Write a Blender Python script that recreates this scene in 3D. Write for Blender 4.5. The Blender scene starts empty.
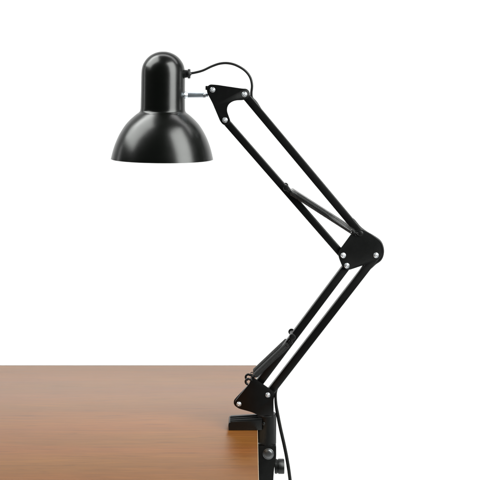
import bpy, bmesh, math, random
from mathutils import Vector, Matrix
random.seed(4)
sc = bpy.context.scene
S = 1/600.0            # metres per millimetre-ish modelling unit (1 unit = 1.667 mm)
CX, HY, CH, D = 250.0, 80.0, 347.0, 1000.0   # vertical plane of the eye, horizon, eye height above table, distance

# ---------------------------------------------------------------- camera
cam = bpy.data.objects.new('camera', bpy.data.cameras.new('camera'))
sc.collection.objects.link(cam); sc.camera = cam
cam.location = (0, -D*S, CH*S); cam.rotation_euler = (math.radians(90), 0, 0)
cam.data.sensor_width = 36; cam.data.lens = 36*D/480
cam.data.shift_x = -(CX-240)/480; cam.data.shift_y = -(240-HY)/480
cam.data.clip_end = 100; cam.data.clip_start = 0.05

# ---------------------------------------------------------------- world and lamps
w = bpy.data.worlds.new('World'); sc.world = w; w.use_nodes = True
w.node_tree.nodes['Background'].inputs[0].default_value = (0.95, 1.0, 0.98, 1)
w.node_tree.nodes['Background'].inputs[1].default_value = 0.035
sc.view_settings.view_transform = 'Standard'; sc.view_settings.look = 'None'
sc.view_settings.exposure = 0; sc.view_settings.gamma = 1
def area(name, loc, target, sx, sy, power, col=(1, 1, 1)):
    l = bpy.data.lights.new(name, 'AREA'); l.shape = 'RECTANGLE'; l.size = sx; l.size_y = sy
    l.energy = power; l.color = col
    o = bpy.data.objects.new(name, l); sc.collection.objects.link(o); o.location = loc
    o.rotation_euler = (Vector(target)-Vector(loc)).to_track_quat('-Z', 'Y').to_euler()
    return o
area('softbox_right', (0.98, -0.72, 1.10), (-0.10, 0, 0.40), 0.90, 1.75, 50, (0.97, 1.0, 0.97))
area('softbox_left', (-1.12, 0.02, 1.58), (-0.15, 0, 0.42), 1.15, 1.35, 38, (0.97, 1.0, 0.97))
area('added_backdrop_light', (0, 0.75, 2.5), (0, 2.6, 0.3), 5.0, 0.8, 70)  # unseen lamps added to drive the backdrop to white
area('added_backdrop_light', (2.4, 0.7, 0.4), (1.2, 2.6, -0.4), 0.8, 1.6, 16)
area('added_backdrop_light', (-2.4, 0.7, 0.4), (-1.2, 2.6, -0.4), 0.8, 1.6, 16)

# ---------------------------------------------------------------- materials
def mat(name, col, rough=0.5, metal=0, ior=1.5, bump=None, rvar=None, coat=0):
    m = bpy.data.materials.new(name); m.use_nodes = True
    nt = m.node_tree; b = nt.nodes['Principled BSDF']
    b.inputs['Base Color'].default_value = (*col, 1); b.inputs['Roughness'].default_value = rough
    b.inputs['Metallic'].default_value = metal; b.inputs['IOR'].default_value = ior
    b.inputs['Coat Weight'].default_value = coat
    tc = nt.nodes.new('ShaderNodeTexCoord')
    if bump:
        n = nt.nodes.new('ShaderNodeTexNoise'); n.inputs['Scale'].default_value = bump[0]; n.inputs['Detail'].default_value = 3
        bp = nt.nodes.new('ShaderNodeBump'); bp.inputs['Strength'].default_value = bump[1]; bp.inputs['Distance'].default_value = 0.0004
        nt.links.new(tc.outputs['Object'], n.inputs['Vector']); nt.links.new(n.outputs[0], bp.inputs['Height'])
        nt.links.new(bp.outputs[0], b.inputs['Normal'])
    if rvar:
        n = nt.nodes.new('ShaderNodeTexNoise'); n.inputs['Scale'].default_value = rvar[0]; n.inputs['Detail'].default_value = 4
        r = nt.nodes.new('ShaderNodeMapRange'); r.inputs['To Min'].default_value = rough-rvar[1]; r.inputs['To Max'].default_value = rough+rvar[1]
        nt.links.new(tc.outputs['Object'], n.inputs['Vector']); nt.links.new(n.outputs[0], r.inputs['Value'])
        nt.links.new(r.outputs[0], b.inputs['Roughness'])
    return m
SHADE = mat('satin_black_enamel', (0.0015, 0.002, 0.0015), 0.25, ior=1.50, bump=(900, 0.10), rvar=(60, 0.03))
INNER = mat('white_reflector', (0.75, 0.75, 0.73), 0.5)
PAINT = mat('black_powder_paint', (0.002, 0.002, 0.002), 0.34, ior=1.42, bump=(1500, 0.25), rvar=(90, 0.05))
CAST = mat('black_cast_metal', (0.003, 0.0034, 0.0034), 0.36, ior=1.45, bump=(1100, 0.35), rvar=(70, 0.06))
RUBBER = mat('black_cable_rubber', (0.004, 0.004, 0.004), 0.42, ior=1.45)
SPRING = mat('blackened_spring_steel', (0.02, 0.02, 0.02), 0.40, metal=0.6)
ZINC = mat('bright_zinc', (0.85, 0.87, 0.90), 0.36, metal=1, rvar=(300, 0.08))
CHROME = mat('chromed_steel', (0.66, 0.70, 0.74), 0.16, metal=1)
STEEL = mat('blued_zinc_steel', (0.62, 0.69, 0.76), 0.36, metal=1, rvar=(200, 0.06))
EDGE_SHINE = mat('painted_edge_highlight', (0.50, 0.36, 0.24), 0.5)  # pale colour stands in for the highlight on the table's bevel
DARK_STRIP = mat('dark_back_strip', (0.10, 0.06, 0.04), 0.5)
PAPER = mat('white_paper', (0.9, 0.9, 0.9), 0.9)

def wood():
    m = bpy.data.materials.new('cherry_wood_laminate'); m.use_nodes = True
    nt = m.node_tree; N = nt.nodes.new; L = nt.links.new; b = nt.nodes['Principled BSDF']
    tc = N('ShaderNodeTexCoord')
    def noise(sx, sy, scale, detail, rough=0.55, dist=0.0, off=(0, 0, 0)):
        mp = N('ShaderNodeMapping'); mp.inputs['Scale'].default_value = (sx, sy, 1); mp.inputs['Location'].default_value = off
        n = N('ShaderNodeTexNoise'); n.inputs['Scale'].default_value = scale; n.inputs['Detail'].default_value = detail
        n.inputs['Roughness'].default_value = rough; n.inputs['Distortion'].default_value = dist
        L(tc.outputs['Object'], mp.inputs[0]); L(mp.outputs[0], n.inputs['Vector']); return n.outputs[0]
    broad = noise(0.5, 6, 3.0, 3, 0.5, 0.3)
    mid = noise(1.6, 24, 3.0, 7, 0.72, 1.4, (3, 1, 0))
    fine = noise(6, 120, 3.0, 3, 0.6, 0.4, (7, 2, 0))
    pores = noise(5, 62, 2.4, 2, 0.5, 1.2, (1, 9, 0))
    hue = noise(0.8, 9, 2.2, 2, 0.5, 0.2, (5, 5, 0))
    def mix(a, c, f):
        x = N('ShaderNodeMix'); x.data_type = 'FLOAT'; x.inputs[0].default_value = f; L(a, x.inputs[2]); L(c, x.inputs[3]); return x.outputs[0]
    g = mix(mix(broad, mid, 0.6), fine, 0.34)
    cr = N('ShaderNodeValToRGB'); e = cr.color_ramp.elements
    e[0].position = 0.30; e[0].color = (0.092, 0.0295, 0.0055, 1)
    e[1].position = 0.68; e[1].color = (0.215, 0.078, 0.0175, 1)
    x = e.new(0.5); x.color = (0.154, 0.0525, 0.0105, 1)
    L(g, cr.inputs[0])
    # slight hue drift between ruddy and olive brown
    hm = N('ShaderNodeMix'); hm.data_type = 'RGBA'; hm.blend_type = 'MULTIPLY'
    hr = N('ShaderNodeValToRGB'); h = hr.color_ramp.elements
    h[0].position = 0.35; h[0].color = (1.0, 0.96, 0.95, 1); h[1].position = 0.65; h[1].color = (0.96, 1.03, 0.88, 1)
    L(hue, hr.inputs[0]); hm.inputs[0].default_value = 1; L(cr.outputs[0], hm.inputs[6]); L(hr.outputs[0], hm.inputs[7])
    # long thin darker growth lines
    ln = noise(0.9, 48, 2.6, 4, 0.62, 1.6, (11, 4, 0))
    lr = N('ShaderNodeValToRGB'); q = lr.color_ramp.elements
    q[0].position = 0.55; q[0].color = (1, 1, 1, 1); q[1].position = 0.68; q[1].color = (0.60, 0.54, 0.50, 1)
    L(ln, lr.inputs[0])
    lm = N('ShaderNodeMix'); lm.data_type = 'RGBA'; lm.blend_type = 'MULTIPLY'; lm.inputs[0].default_value = 0.5
    L(hm.outputs[2], lm.inputs[6]); L(lr.outputs[0], lm.inputs[7])
    # short dark pores / flecks
    pr = N('ShaderNodeValToRGB'); p = pr.color_ramp.elements
    p[0].position = 0.60; p[0].color = (1, 1, 1, 1); p[1].position = 0.72; p[1].color = (0.68, 0.62, 0.58, 1)
    L(pores, pr.inputs[0])
    pm = N('ShaderNodeMix'); pm.data_type = 'RGBA'; pm.blend_type = 'MULTIPLY'; pm.inputs[0].default_value = 0.7
    L(lm.outputs[2], pm.inputs[6]); L(pr.outputs[0], pm.inputs[7])
    L(pm.outputs[2], b.inputs['Base Color'])
    rr = N('ShaderNodeMapRange'); rr.inputs['To Min'].default_value = 0.30; rr.inputs['To Max'].default_value = 0.38
    L(mid, rr.inputs['Value']); L(rr.outputs[0], b.inputs['Roughness'])
    bp = N('ShaderNodeBump'); bp.inputs['Strength'].default_value = 0.25; bp.inputs['Distance'].default_value = 0.0003
    L(fine, bp.inputs['Height']); L(bp.outputs[0], b.inputs['Normal'])
    b.inputs['IOR'].default_value = 1.66
    b.inputs['Specular Tint'].default_value = (0.96, 0.89, 0.73, 1)
    return m
WOOD = wood()

# ---------------------------------------------------------------- helpers
def P(x, y, Y=0.0):
    """point at depth Y (units) from measured drawing coordinates"""
    k = 1+Y/D
    return Vector(((x-CX)*k*S, Y*S, (CH-(y-HY)*k)*S))
def obj(name, bm, m, parent=None, smooth=35, loc=None):
    bmesh.ops.recalc_face_normals(bm, faces=bm.faces)
    me = bpy.data.meshes.new(name); bm.to_mesh(me); bm.free()
    for mm in (m if isinstance(m, (list, tuple)) else [m]): me.materials.append(mm)
    for p in me.polygons: p.use_smooth = True
    o = bpy.data.objects.new(name, me); sc.collection.objects.link(o)
    me.set_sharp_from_angle(angle=math.radians(smooth))
    if parent:
        o.parent = parent
        w_ = Vector((0, 0, 0)); q = parent
        while q: w_ += q.location; q = q.parent
        off = -w_
        me.transform(Matrix.Translation(off))
    return o
def prism(bm, pts, depth, bev=0.0, seg=2):
    """pts: world Vectors outlining the front face; extruded by depth (m) along +Y"""
    n = len(pts)
    f = [bm.verts.new(p) for p in pts]; b = [bm.verts.new(p+Vector((0, depth, 0))) for p in pts]
    fs = [bm.faces.new(f), bm.faces.new(b[::-1])]
    for i in range(n):
        j = (i+1) % n; bm.faces.new((f[j], f[i], b[i], b[j]))
    if bev:
        es = [e for e in fs[0].edges]+[e for e in fs[1].edges]
        bmesh.ops.bevel(bm, geom=es, offset=bev, segments=seg, profile=0.5, affect='EDGES')
def roundpoly(pts, radii, seg=5):
    out = []; n = len(pts)
    for i in range(n):
        p = Vector(pts[i]); a = Vector(pts[i-1]); c = Vector(pts[(i+1) % n]); r = radii[i] if isinstance(radii, (list, tuple)) else radii
        if r <= 0: out.append(p); continue
        u = (a-p); v = (c-p); du = min(r, u.length*0.49); dv = min(r, v.length*0.49)
        s, t = p+u.normalized()*du, p+v.normalized()*dv
        for k in range(seg+1):
            q = k/seg; out.append((1-q)**2*s+2*q*(1-q)*p+q*q*t)
    return out
def plate(pts, radii, Yf, depth, bev=0.35, seg=5):
    bm = bmesh.new(); pp = roundpoly([(x, y) for x, y in pts], radii, seg)
    prism(bm, [P(q.x, q.y, Yf) for q in pp], depth*S, bev*S); return bm
def box(bm, lo, hi, bev=0.0, seg=2):
    r = bmesh.ops.create_cube(bm, size=1)
    vs = r['verts']
    for v in vs:
        v.co = Vector([lo[i] if v.co[i] < 0 else hi[i] for i in range(3)])
    if bev:
        es = list({e for v in vs for e in v.link_edges})
        bmesh.ops.bevel(bm, geom=es, offset=bev, segments=seg, profile=0.5, affect='EDGES')
def bar(a, b, wd, dp, bev=0.9):
    """square tube between points a, b"""
    bm = bmesh.new(); d = (b-a); L_ = d.length
    box(bm, (-wd/2*S, -dp/2*S, 0), (wd/2*S, dp/2*S, L_), bev*S, 3)
    d.normalize(); y = Vector((0, 1, 0)); x = y.cross(d).normalized(); y = d.cross(x)
    M = Matrix((x, y, d)).transposed().to_4x4(); M.translation = a
    bmesh.ops.transform(bm, matrix=M, verts=bm.verts); return bm
def tube(bm, pts, r, sides=12, caps=True):
    """sweep with parallel transport"""
    rings = []; t0 = (pts[1]-pts[0]).normalized(); nrm = t0.orthogonal().normalized()
    for i, p in enumerate(pts):
        t = (pts[min(i+1, len(pts)-1)]-pts[max(i-1, 0)]).normalized()
        nrm = (nrm-t*nrm.dot(t)).normalized(); bn = t.cross(nrm)
        rr = r[i] if isinstance(r, (list, tuple)) else r
        rings.append([bm.verts.new(p+(nrm*math.cos(2*math.pi*k/sides)+bn*math.sin(2*math.pi*k/sides))*rr) for k in range(sides)])
    for a, b in zip(rings, rings[1:]):
        for k in range(sides):
            bm.faces.new((a[k], a[(k+1) % sides], b[(k+1) % sides], b[k]))
    if caps: bm.faces.new(rings[0][::-1]); bm.faces.new(rings[-1])
def catmull(pts, n=10):
    q = [pts[0]*2-pts[1]]+list(pts)+[pts[-1]*2-pts[-2]]; out = []
    for i in range(1, len(q)-2):
        for k in range(n):
            t = k/n; a, b, c, d = q[i-1], q[i], q[i+1], q[i+2]
            out.append(0.5*((2*b)+(c-a)*t+(2*a-5*b+4*c-d)*t*t+(3*b-a-3*c+d)*t**3))
    out.append(pts[-1]); return out
def lathe(bm, prof, org, axis, sides=48, mi=None):
    """prof: (radius, height) along axis from org, metres"""
    axis = axis.normalized(); u = axis.orthogonal().normalized(); v = axis.cross(u); rings = []
    for r, h in prof:
        if r < 1e-7: rings.append([bm.verts.new(org+axis*h)])
        else: rings.append([bm.verts.new(org+axis*h+(u*math.cos(2*math.pi*k/sides)+v*math.sin(2*math.pi*k/sides))*r) for k in range(sides)])
    for i, (a, b) in enumerate(zip(rings, rings[1:])):
        for k in range(sides):
            k2 = (k+1) % sides
            if len(a) == 1 and len(b) == 1: continue
            if len(a) == 1: f = bm.faces.new((a[0], b[k], b[k2]))
            elif len(b) == 1: f = bm.faces.new((a[k], a[k2], b[0]))
            else: f = bm.faces.new((a[k], a[k2], b[k2], b[k]))
            if mi: f.material_index = mi[i]
FRONT = Vector((0, -1, 0))
def bolt(px, py, Yf, parent, r=2.75, m=None, back=False):
    """washer, domed head and a raised threaded end, facing the viewer"""
    bm = bmesh.new(); o = P(px, py, Yf)
    s = S
    tilt = Vector((random.uniform(-0.10, 0.10), -1, random.uniform(-0.10, 0.10)))
    lathe(bm, [(0, -0.4*s), (r*1.0*s, -0.4*s), (r*1.0*s, 0.25*s), (r*0.95*s, 0.55*s), (r*0.86*s, 0.75*s), (r*0.76*s, 0.7*s), (r*0.70*s, 0.45*s),
               (r*0.62*s, 0.35*s), (r*0.60*s, 0.4*s), (r*0.58*s, 1.0*s), (r*0.50*s, 1.35*s), (r*0.30*s, 1.65*s), (r*0.22*s, 1.6*s), (r*0.16*s, 1.35*s), (0, 1.3*s)], o, tilt, 32)
    return obj('bolt', bm, m or ZINC, parent, 50)

# ---------------------------------------------------------------- setting: seamless white backdrop
bm = bmesh.new(); FL, BY, R_ = -0.80, 2.60, 0.9
sec = [(-1.2, FL)]+[(BY-R_+R_*math.sin(a*math.pi/24), FL+R_-R_*math.cos(a*math.pi/24)) for a in range(13)]+[(BY, 3.4)]
rows = [[bm.verts.new((x, y, z)) for y, z in sec] for x in (-4.5, 4.5)]
for i in range(len(sec)-1): bm.faces.new((rows[0][i], rows[1][i], rows[1][i+1], rows[0][i+1]))
bk = obj('backdrop', bm, PAPER); bk['kind'] = 'structure'

# ---------------------------------------------------------------- table
def empty(name, loc, label, cat):
    o = bpy.data.objects.new(name, None); sc.collection.objects.link(o); o.location = loc
    o['label'] = label; o['category'] = cat; o.empty_display_size = 0.05; return o
TX1 = (257.7-CX)*0.99*S; TX0 = TX1-1.25; TY0, TY1 = -0.30, 215.0*S; TH = 15*S; FL0 = FL
table = empty('table', ((TX0+TX1)/2, (TY0+TY1)/2, FL0), 'warm brown wood grained table top with a painted edge highlight under the clamped lamp', 'table')
bw = 0.4*S
bm = bmesh.new(); box(bm, (TX0, TY0, -TH), (TX1-bw, TY1-0.001, 0), 0.0005, 2); obj('tabletop', bm, WOOD, table)
bm = bmesh.new(); box(bm, (TX1-bw, TY0, -TH), (TX1, TY1-0.001, 0.0002), 0.0003, 2); obj('edge_tone_strip', bm, EDGE_SHINE, table)  # strip carrying the bevel's bright highlight line as colour
bm = bmesh.new(); box(bm, (TX0, TY1-0.001, -TH), (TX1, TY1+0.0035, -0.0003), 0.0003, 2); obj('edge_tone_strip', bm, DARK_STRIP, table)  # thin darker strip along the back edge
for x in (TX0+0.06, TX1-0.12):
    for y in (TY0+0.06, TY1-0.06):
        bm = bmesh.new(); box(bm, (x-0.022, y-0.022, FL0), (x+0.022, y+0.022, -TH), 0.002, 2); obj('leg', bm, WOOD, table)

# ---------------------------------------------------------------- the lamp
base = P(267.2, 430, 0); base.z = 0
lamp = empty('desk_lamp', base, 'black swing arm desk lamp with bell shade, springs and a clamp on the table edge', 'lamp')

# shade: neck dome flowing into a bell, with rolled rim
outer = [(0, 51.4), (4, 51.7), (8, 52.8), (12, 54.8), (15.5, 57.6), (18.4, 61.2), (20.4, 65), (21.5, 69.5), (21.9, 75), (22.0, 90), (22.2, 106), (22.4, 109.8), (23.0, 111.6), (24.3, 112.9), (26.6, 114.6), (31.6, 119), (36.2, 124), (40, 129.5), (43.4, 135.6), (46.2, 142), (48.3, 148), (49.8, 153.5), (50.7, 157.5), (51.0, 159.0)]
inner = [(50.3, 159.2), (49.9, 157.5), (48.8, 153), (45.2, 142), (39, 129.8), (30.8, 119.5), (22, 112), (21, 106), (20.8, 75), (17, 62), (8, 54), (0, 52.6)]
base_y = 159.2
def curve(p):
    v = catmull([Vector((a, b, 0)) for a, b in p], 4); return [(max(0, q.x), q.y) for q in v]
oc, ic = curve(outer), curve(inner); oc[0] = (0, oc[0][1]); ic[-1] = (0, ic[-1][1])
prof = [(r*S, (base_y-y)*S) for r, y in oc]+[(r*S, (base_y-y)*S) for r, y in ic]
mi = [0]*(len(oc)+5)+[1]*(len(ic))
so = P(162.2, base_y, 0); ax = Vector((math.sin(math.radians(0.7)), 0, math.cos(math.radians(0.7))))
bm = bmesh.new(); lathe(bm, prof, so, ax, 96, mi)
shade = obj('lamp_shade', bm, [SHADE, INNER], lamp, 60)
# cable grommet on the shade
bm = bmesh.new(); g0 = P(184.6, 73.8, 0); X = Vector((1, 0, 0))
lathe(bm, [(0, 0), (4.0*S, 0), (4.1*S, 2.0*S), (3.7*S, 2.3*S), (3.7*S, 3.0*S), (4.8*S, 3.2*S), (4.8*S, 5.4*S), (4.5*S, 5.8*S), (2.0*S, 6.0*S), (1.6*S, 6.8*S), (0, 6.8*S)], g0, X, 24)
obj('cable_grommet', bm, RUBBER, shade, 40)
# swivel bolt holding the shade
bm = bmesh.new(); r0 = P(182.6, 95, 0)
lathe(bm, [(0, 3*S), (2.5*S, 3*S), (2.5*S, 20.4*S), (2.8*S, 20.6*S), (2.8*S, 21.4*S), (1.9*S, 21.9*S), (1.9*S, 25.5*S), (0, 25.5*S)], r0, X, 32)
sw = obj('swivel_bolt', bm, STEEL, lamp, 40)
bm = bmesh.new()
lathe(bm, [(0, 0), (3.4*S, 0.1*S), (4.2*S, 0.9*S), (4.2*S, 2.0*S), (3.5*S, 3.4*S), (3.0*S, 4.4*S), (2.6*S, 5.2*S), (0, 5.2*S)], r0, X, 32)
obj('bolt_head', bm, CHROME, sw, 40)
bm = bmesh.new()
lathe(bm, [(0, 0), (2.9*S, 0), (3.1*S, 0.3*S), (3.1*S, 2.2*S), (2.7*S, 2.6*S), (0, 2.6*S)], P(203.2, 95.2, 0), X, 6)
obj('nut', bm, ZINC, sw, 30)

# head bracket: two plates and three bolts
hb = [(206.6, 87.2), (209.8, 84.3), (217, 84.8), (242.5, 88.6), (247.2, 88.6), (250.4, 93), (248.8, 98.2), (243.5, 100.2), (234.5, 100.4),
      (228.4, 104), (226.6, 110), (228.6, 116), (230.6, 121), (228.8, 124.8), (224, 125.6), (220.4, 122), (212, 102), (207, 93)]
rad = [2, 2, 2, 2, 2.5, 3, 3, 3, 4, 4, 4, 3, 3, 3, 3, 3, 4, 3]
head = obj('head_bracket', plate(hb, rad, -6.6, 1.6), PAINT, lamp)
obj('back_plate', plate([(x+0.15*(228-x)*0.0, y) for x, y in hb], rad, 5.0, 1.6), PAINT, head)
for x, y in ((212.5, 89.9), (244.4, 94.4), (224.9, 120.1)):
    bolt(x, y, -6.6, head)
    b_ = bmesh.new(); tube(b_, [P(x, y, -6.0), P(x, y, 0)+Vector((0, 6.9*S, 0))], 1.7*S, 16); obj('pin', b_, ZINC, head)
# small wing at the rear of the pivot
bm = bmesh.new(); box(bm, P(205.4, 90.0, 2)+Vector((0, 0, 0)), P(208.5, 85.9, 2)+Vector((0, 3*S, 0)), 0.4*S); obj('hinge_tab', bm, PAINT, head)

# arm bars
def armbar(a, b, w_=7.3):
    return obj('arm_bar', bar(P(*a, 0), P(*b, 0), w_, 7.6), PAINT, lamp)
armbar((225.2, 120.5), (343.4, 256)); armbar((244.6, 94.6), (360.6, 233.6), 7.9)
armbar((347.2, 265.2), (259.2, 382.4), 7.6); armbar((376, 255.2), (266.4, 396.7), 7.6)

# elbow bracket
eb = [(353.6, 230.8), (361.5, 229), (371, 234.3), (378.3, 239.4), (381.6, 245.4), (382.2, 252), (379.6, 259.8), (372, 262.4), (347.5, 270.6), (342.4, 267),
      (338.2, 256.3), (338.8, 251)]
rad = [2.5, 3, 4, 4, 3, 4, 5, 4, 3, 3, 4, 3]
elb = obj('elbow_bracket', plate(eb, rad, -6.8, 1.6), CAST, lamp)
obj('back_plate', plate(eb, rad, 5.2, 1.6), CAST, elb)
for x, y in ((343.2, 255.4), (346.8, 265.7), (376, 255.3)):
    bolt(x, y, -6.8, elb)
    b_ = bmesh.new(); tube(b_, [P(x, y, -6.0), P(x, y, 0)+Vector((0, 6.9*S, 0))], 1.7*S, 16); obj('pin', b_, ZINC, elb)
def stud(x, y, r, Y0, Y1, parent):
    bm = bmesh.new(); L_ = (Y1-Y0)*S
    o = P(x, y, Y0); o2 = Vector((0, 1, 0))
    lathe(bm, [(0, 0), (r*0.7*S, 0), (r*0.95*S, 0.3*S), (r*S, 0.8*S), (r*S, 1.6*S), (r*0.62*S, 1.8*S), (r*0.62*S, L_-1.8*S), (r*S, L_-1.6*S), (r*S, L_-0.5*S), (r*0.8*S, L_), (0, L_)], o, o2, 24)
    return obj('stud', bm, CAST, parent, 40)
stud(360.5, 233.5, 2.8, -8.6, 8.6, elb)

# springs: close wound, hooked over studs on both sides of the bars
def spring(a, b, Y, R=2.8, wire=0.43, pitch=1.25, hook=4.5, Yb=None):
    pa, pb = P(*a, 0), P(*b, 0); pa.y = Y*S; pb.y = (Y if Yb is None else Yb)*S
    d = pb-pa; L_ = d.length; d.normalize(); yv = Vector((0, 1, 0)); yv = (yv-d*yv.dot(d)).normalized(); xv = d.cross(yv)
    h = hook*S; n = int((L_-2*h)/(pitch*S)); k = 14; pts = []
    for i in range(9):     # start loop around the stud
        an = math.pi*1.6*(1-i/8)
        pts.append(pa+d*(h*0.45-math.cos(an)*h*0.45)*0.9+xv*math.sin(an)*1.7*S)
    for i in range(n*k+1):
        t = i/(n*k); an = 2*math.pi*i/k
        rr = R*S*min(1, 0.35+i/(k*2.0), 0.35+(n*k-i)/(k*2.0))
        pts.append(pa+d*(h+(L_-2*h)*t)+(xv*math.cos(an)+yv*math.sin(an))*rr)
    for i in range(9):
        an = math.pi*1.6*(i/8)
        pts.append(pb-d*(h*0.45-math.cos(an)*h*0.45)*0.9+xv*math.sin(an)*1.7*S)
    bm = bmesh.new(); tube(bm, pts, wire*S, 6)
    return obj('spring', bm, SPRING, lamp, 60)
for Y in (-7.4, 7.4):
    spring((286.5, 188.3), (357.5, 234.0), Y*1.1)
    spring((291.5, 338.8), (250.8, 377.4), Y, R=2.6, wire=0.5, pitch=1.05)
stud(286.2, 188.0, 3.0, -11.6, 11.6, lamp); stud(292.4, 337.4, 3.2, -11.6, 11.6, lamp)

# base bracket with spring hooks
bb = [(249.6, 382.8), (252, 376.6), (275.2, 392.8), (273.6, 400), (273.7, 417), (262, 417), (252, 412.2), (238.5, 408.6), (235, 405.6), (234.9, 401.6), (237, 398.8), (248.6, 384.6)]
rad = [0.6, 1, 1, 2, 0, 0, 4, 2.5, 2, 2, 2, 0.6]
bbk = obj('base_bracket', plate(bb, rad, -8.0, 1.6), PAINT, lamp)
obj('back_plate', plate([(x-(1.2 if x < 247 else 0), y-(0.8 if x < 247 else 0)) for x, y in bb], rad, 6.4, 1.6), PAINT, bbk)
bm = bmesh.new()   # folded web joining the plates
prism(bm, [P(x, y, -6.4) for x, y in ((262, 403), (272.6, 401), (272.8, 417), (258, 413.5))], 12.8*S, 0.2*S); obj('web', bm, PAINT, bbk)
for x, y in ((238.9, 404.2), (267.8, 395)):
    bolt(x, y, -8.0, bbk, 2.5)
    b_ = bmesh.new(); tube(b_, [P(x, y, -7.0), P(x, y, 0)+Vector((0, 8.4*S, 0))], 1.9*S, 16); obj('pin', b_, ZINC, bbk)
for Y in (-7.6, 7.4):   # curled steel hooks
    c = P(248.4, 379.3, 0); c.y = Y*S
    pts = [c+Vector((math.cos(a)*2.7*S, 0, math.sin(a)*2.7*S)) for a in [math.radians(-95-i*24) for i in range(10)]]
    pts += [P(251.0, 377.0, 0)+Vector((0, Y*S, 0)), P(252.8, 379.0, 0)+Vector((0, Y*0.8*S, 0))]
    bm = bmesh.new(); tube(bm, catmull(pts, 5), 1.15*S, 10); obj('spring_hook', bm, PAINT, bbk, 60)

# clamp: ribbed jaw and round post, lower arm under the table
bm = bmesh.new()
jaw = roundpoly([(228.6, 433.6), (228.3, 424.0), (229.6, 422.0), (262, 420.0), (262, 433.6)], [0, 2, 2, 0, 0], 4)
pts = [P(q.x, q.y, -10) for q in jaw]
for q in pts: q.z = max(q.z, 0.0004)
prism(bm, pts, 20*S, 0.5*S)
clamp = obj('clamp', bm, CAST, lamp)
for i, Yr in enumerate((-7.2, -1.8, 3.6)):
    bm = bmesh.new(); za = CH-(422.0-HY)*0.99; zb = CH-(420.0-HY)*0.99
    a = Vector(((229.8-CX)*0.99*S, Yr*S, (za+0.1)*S)); b = Vector(((262-CX)*0.99*S, Yr*S, (zb+0.1)*S))
    tube(bm, [a, a+(b-a)*0.02, b], [0.5*S, 1.0*S, 1.0*S], 12); obj('rib', bm, CAST, clamp)
bm = bmesh.new()
px0 = P(267.0, 430, 0); zt = (CH-(416.4-HY)*0.991)*S; zm = (CH-(446-HY)*0.991)*S
r = 9.3*S
lathe(bm, [(0, zm), (r, zm), (r, zt-1.2*S), (r*0.995, zt-0.5*S), (r*0.95, zt-0.1*S), (r*0.9, zt), (0, zt)], Vector((px0.x, 0, 0)), Vector((0, 0, 1)), 64)
obj('post', bm, CAST, clamp, 40)
stud(263.6, 424.0, 1.5, -10.0, -4, clamp)
low = roundpoly([(257.9, 446.2), (276.2, 446.2), (276.3, 458), (274.2, 468), (273.4, 478), (273, 500), (226, 500), (226, 492), (258.4, 492)],
                [0.8, 0.8, 4, 4, 4, 3, 2, 2, 2], 4)
bm = bmesh.new(); prism(bm, [P(q.x, q.y, -9.6) for q in low], 19.2*S, 0.6*S); lowb = obj('lower_arm', bm, CAST, clamp)
# locking bolt, seen end on
bm = bmesh.new()
lathe(bm, [(0, -1*S), (5.5*S, -1*S), (5.5*S, 0.2*S), (5.0*S, 0.5*S), (4.7*S, 0.6*S), (4.5*S, 1.3*S), (3.6*S, 1.9*S), (2.2*S, 2.2*S), (0, 2.3*S)], P(268.3, 453.9, -9.6), FRONT, 32)
obj('locking_bolt', bm, mat('brushed_steel', (0.17, 0.175, 0.18), 0.40, metal=1), clamp, 45)
# side thumb knob
bm = bmesh.new(); pr = [(0, 0), (6.6, 0), (7.1, 0.5), (7.1, 2.4), (6.6, 2.7), (6.6, 3.4), (7.3, 3.7), (7.3, 9.0), (6.8, 9.6), (2.5, 9.8), (0, 9.8)]
lathe(bm, [(a*S, b*S) for a, b in pr], P(274.6, 466.3, 0), X, 20)
obj('knob', bm, CAST, clamp, 40)
# pressure screw below the table (holds the clamp to the top)
bm = bmesh.new(); xx = P(238, 430, 0).x; lathe(bm, [(0, -95*S), (6*S, -95*S), (6*S, -90*S), (2*S, -89*S), (2*S, -18*S), (7*S, -17.5*S), (7*S, -15.3*S), (0, -15.3*S)], Vector((xx, 0, 0)), Vector((0, 0, 1)), 24)
obj('clamp_screw', bm, ZINC, clamp, 40)

# power cord: from the grommet over to the arm, through the bars, round the elbow and down
def pc(l): return [P(x, y, Y) for x, y, Y in l]
path = pc([(190.5, 73.4, 0), (196, 72.4, 0), (203, 70.4, 0), (212, 66.2, 0), (220, 63.6, 0), (228, 63.2, 0), (236, 65.2, 0), (244.5, 70.2, 0), (250, 77, 0.5),
           (252.0, 85, 1), (251.4, 93, 2), (252.2, 98, 3), (256.2, 102.6, 3.2), (262, 112, 0), (270, 124.8, 0), (300, 160.8, 0), (330, 197, 0), (348, 217, 1),
           (353.2, 219.8, 3.6), (359.6, 227.2, 4.4), (366, 232.2, 3.2), (373.5, 236.6, 2.4), (379.8, 241.4, 2), (382.5, 247.5, 2), (382.6, 254, 2), (380.2, 259.6, 2), (375.0, 263.6, 2),
           (370.6, 267.6, 2), (365, 271.5, 0), (350, 288.7, 0), (320, 327.5, 0), (290, 366.3, 0), (281, 378, 2.5), (277.8, 386, 4), (275.8, 393, 3), (275.9, 403, 2),
           (277.6, 414, 2), (280.6, 429, 2), (284, 444, 2), (287, 459, 2), (289.6, 476, 2), (291.5, 496, 3), (293, 540, 6), (294, 620, 14), (293, 700, 30)])
rad = [1.3*S+0.45*S*min(1, max(0, (i-340)/20)) for i in range(len(catmull(path, 10)))]
bm = bmesh.new(); tube(bm, catmull(path, 10), rad, 12); obj('power_cord', bm, RUBBER, lamp, 60)
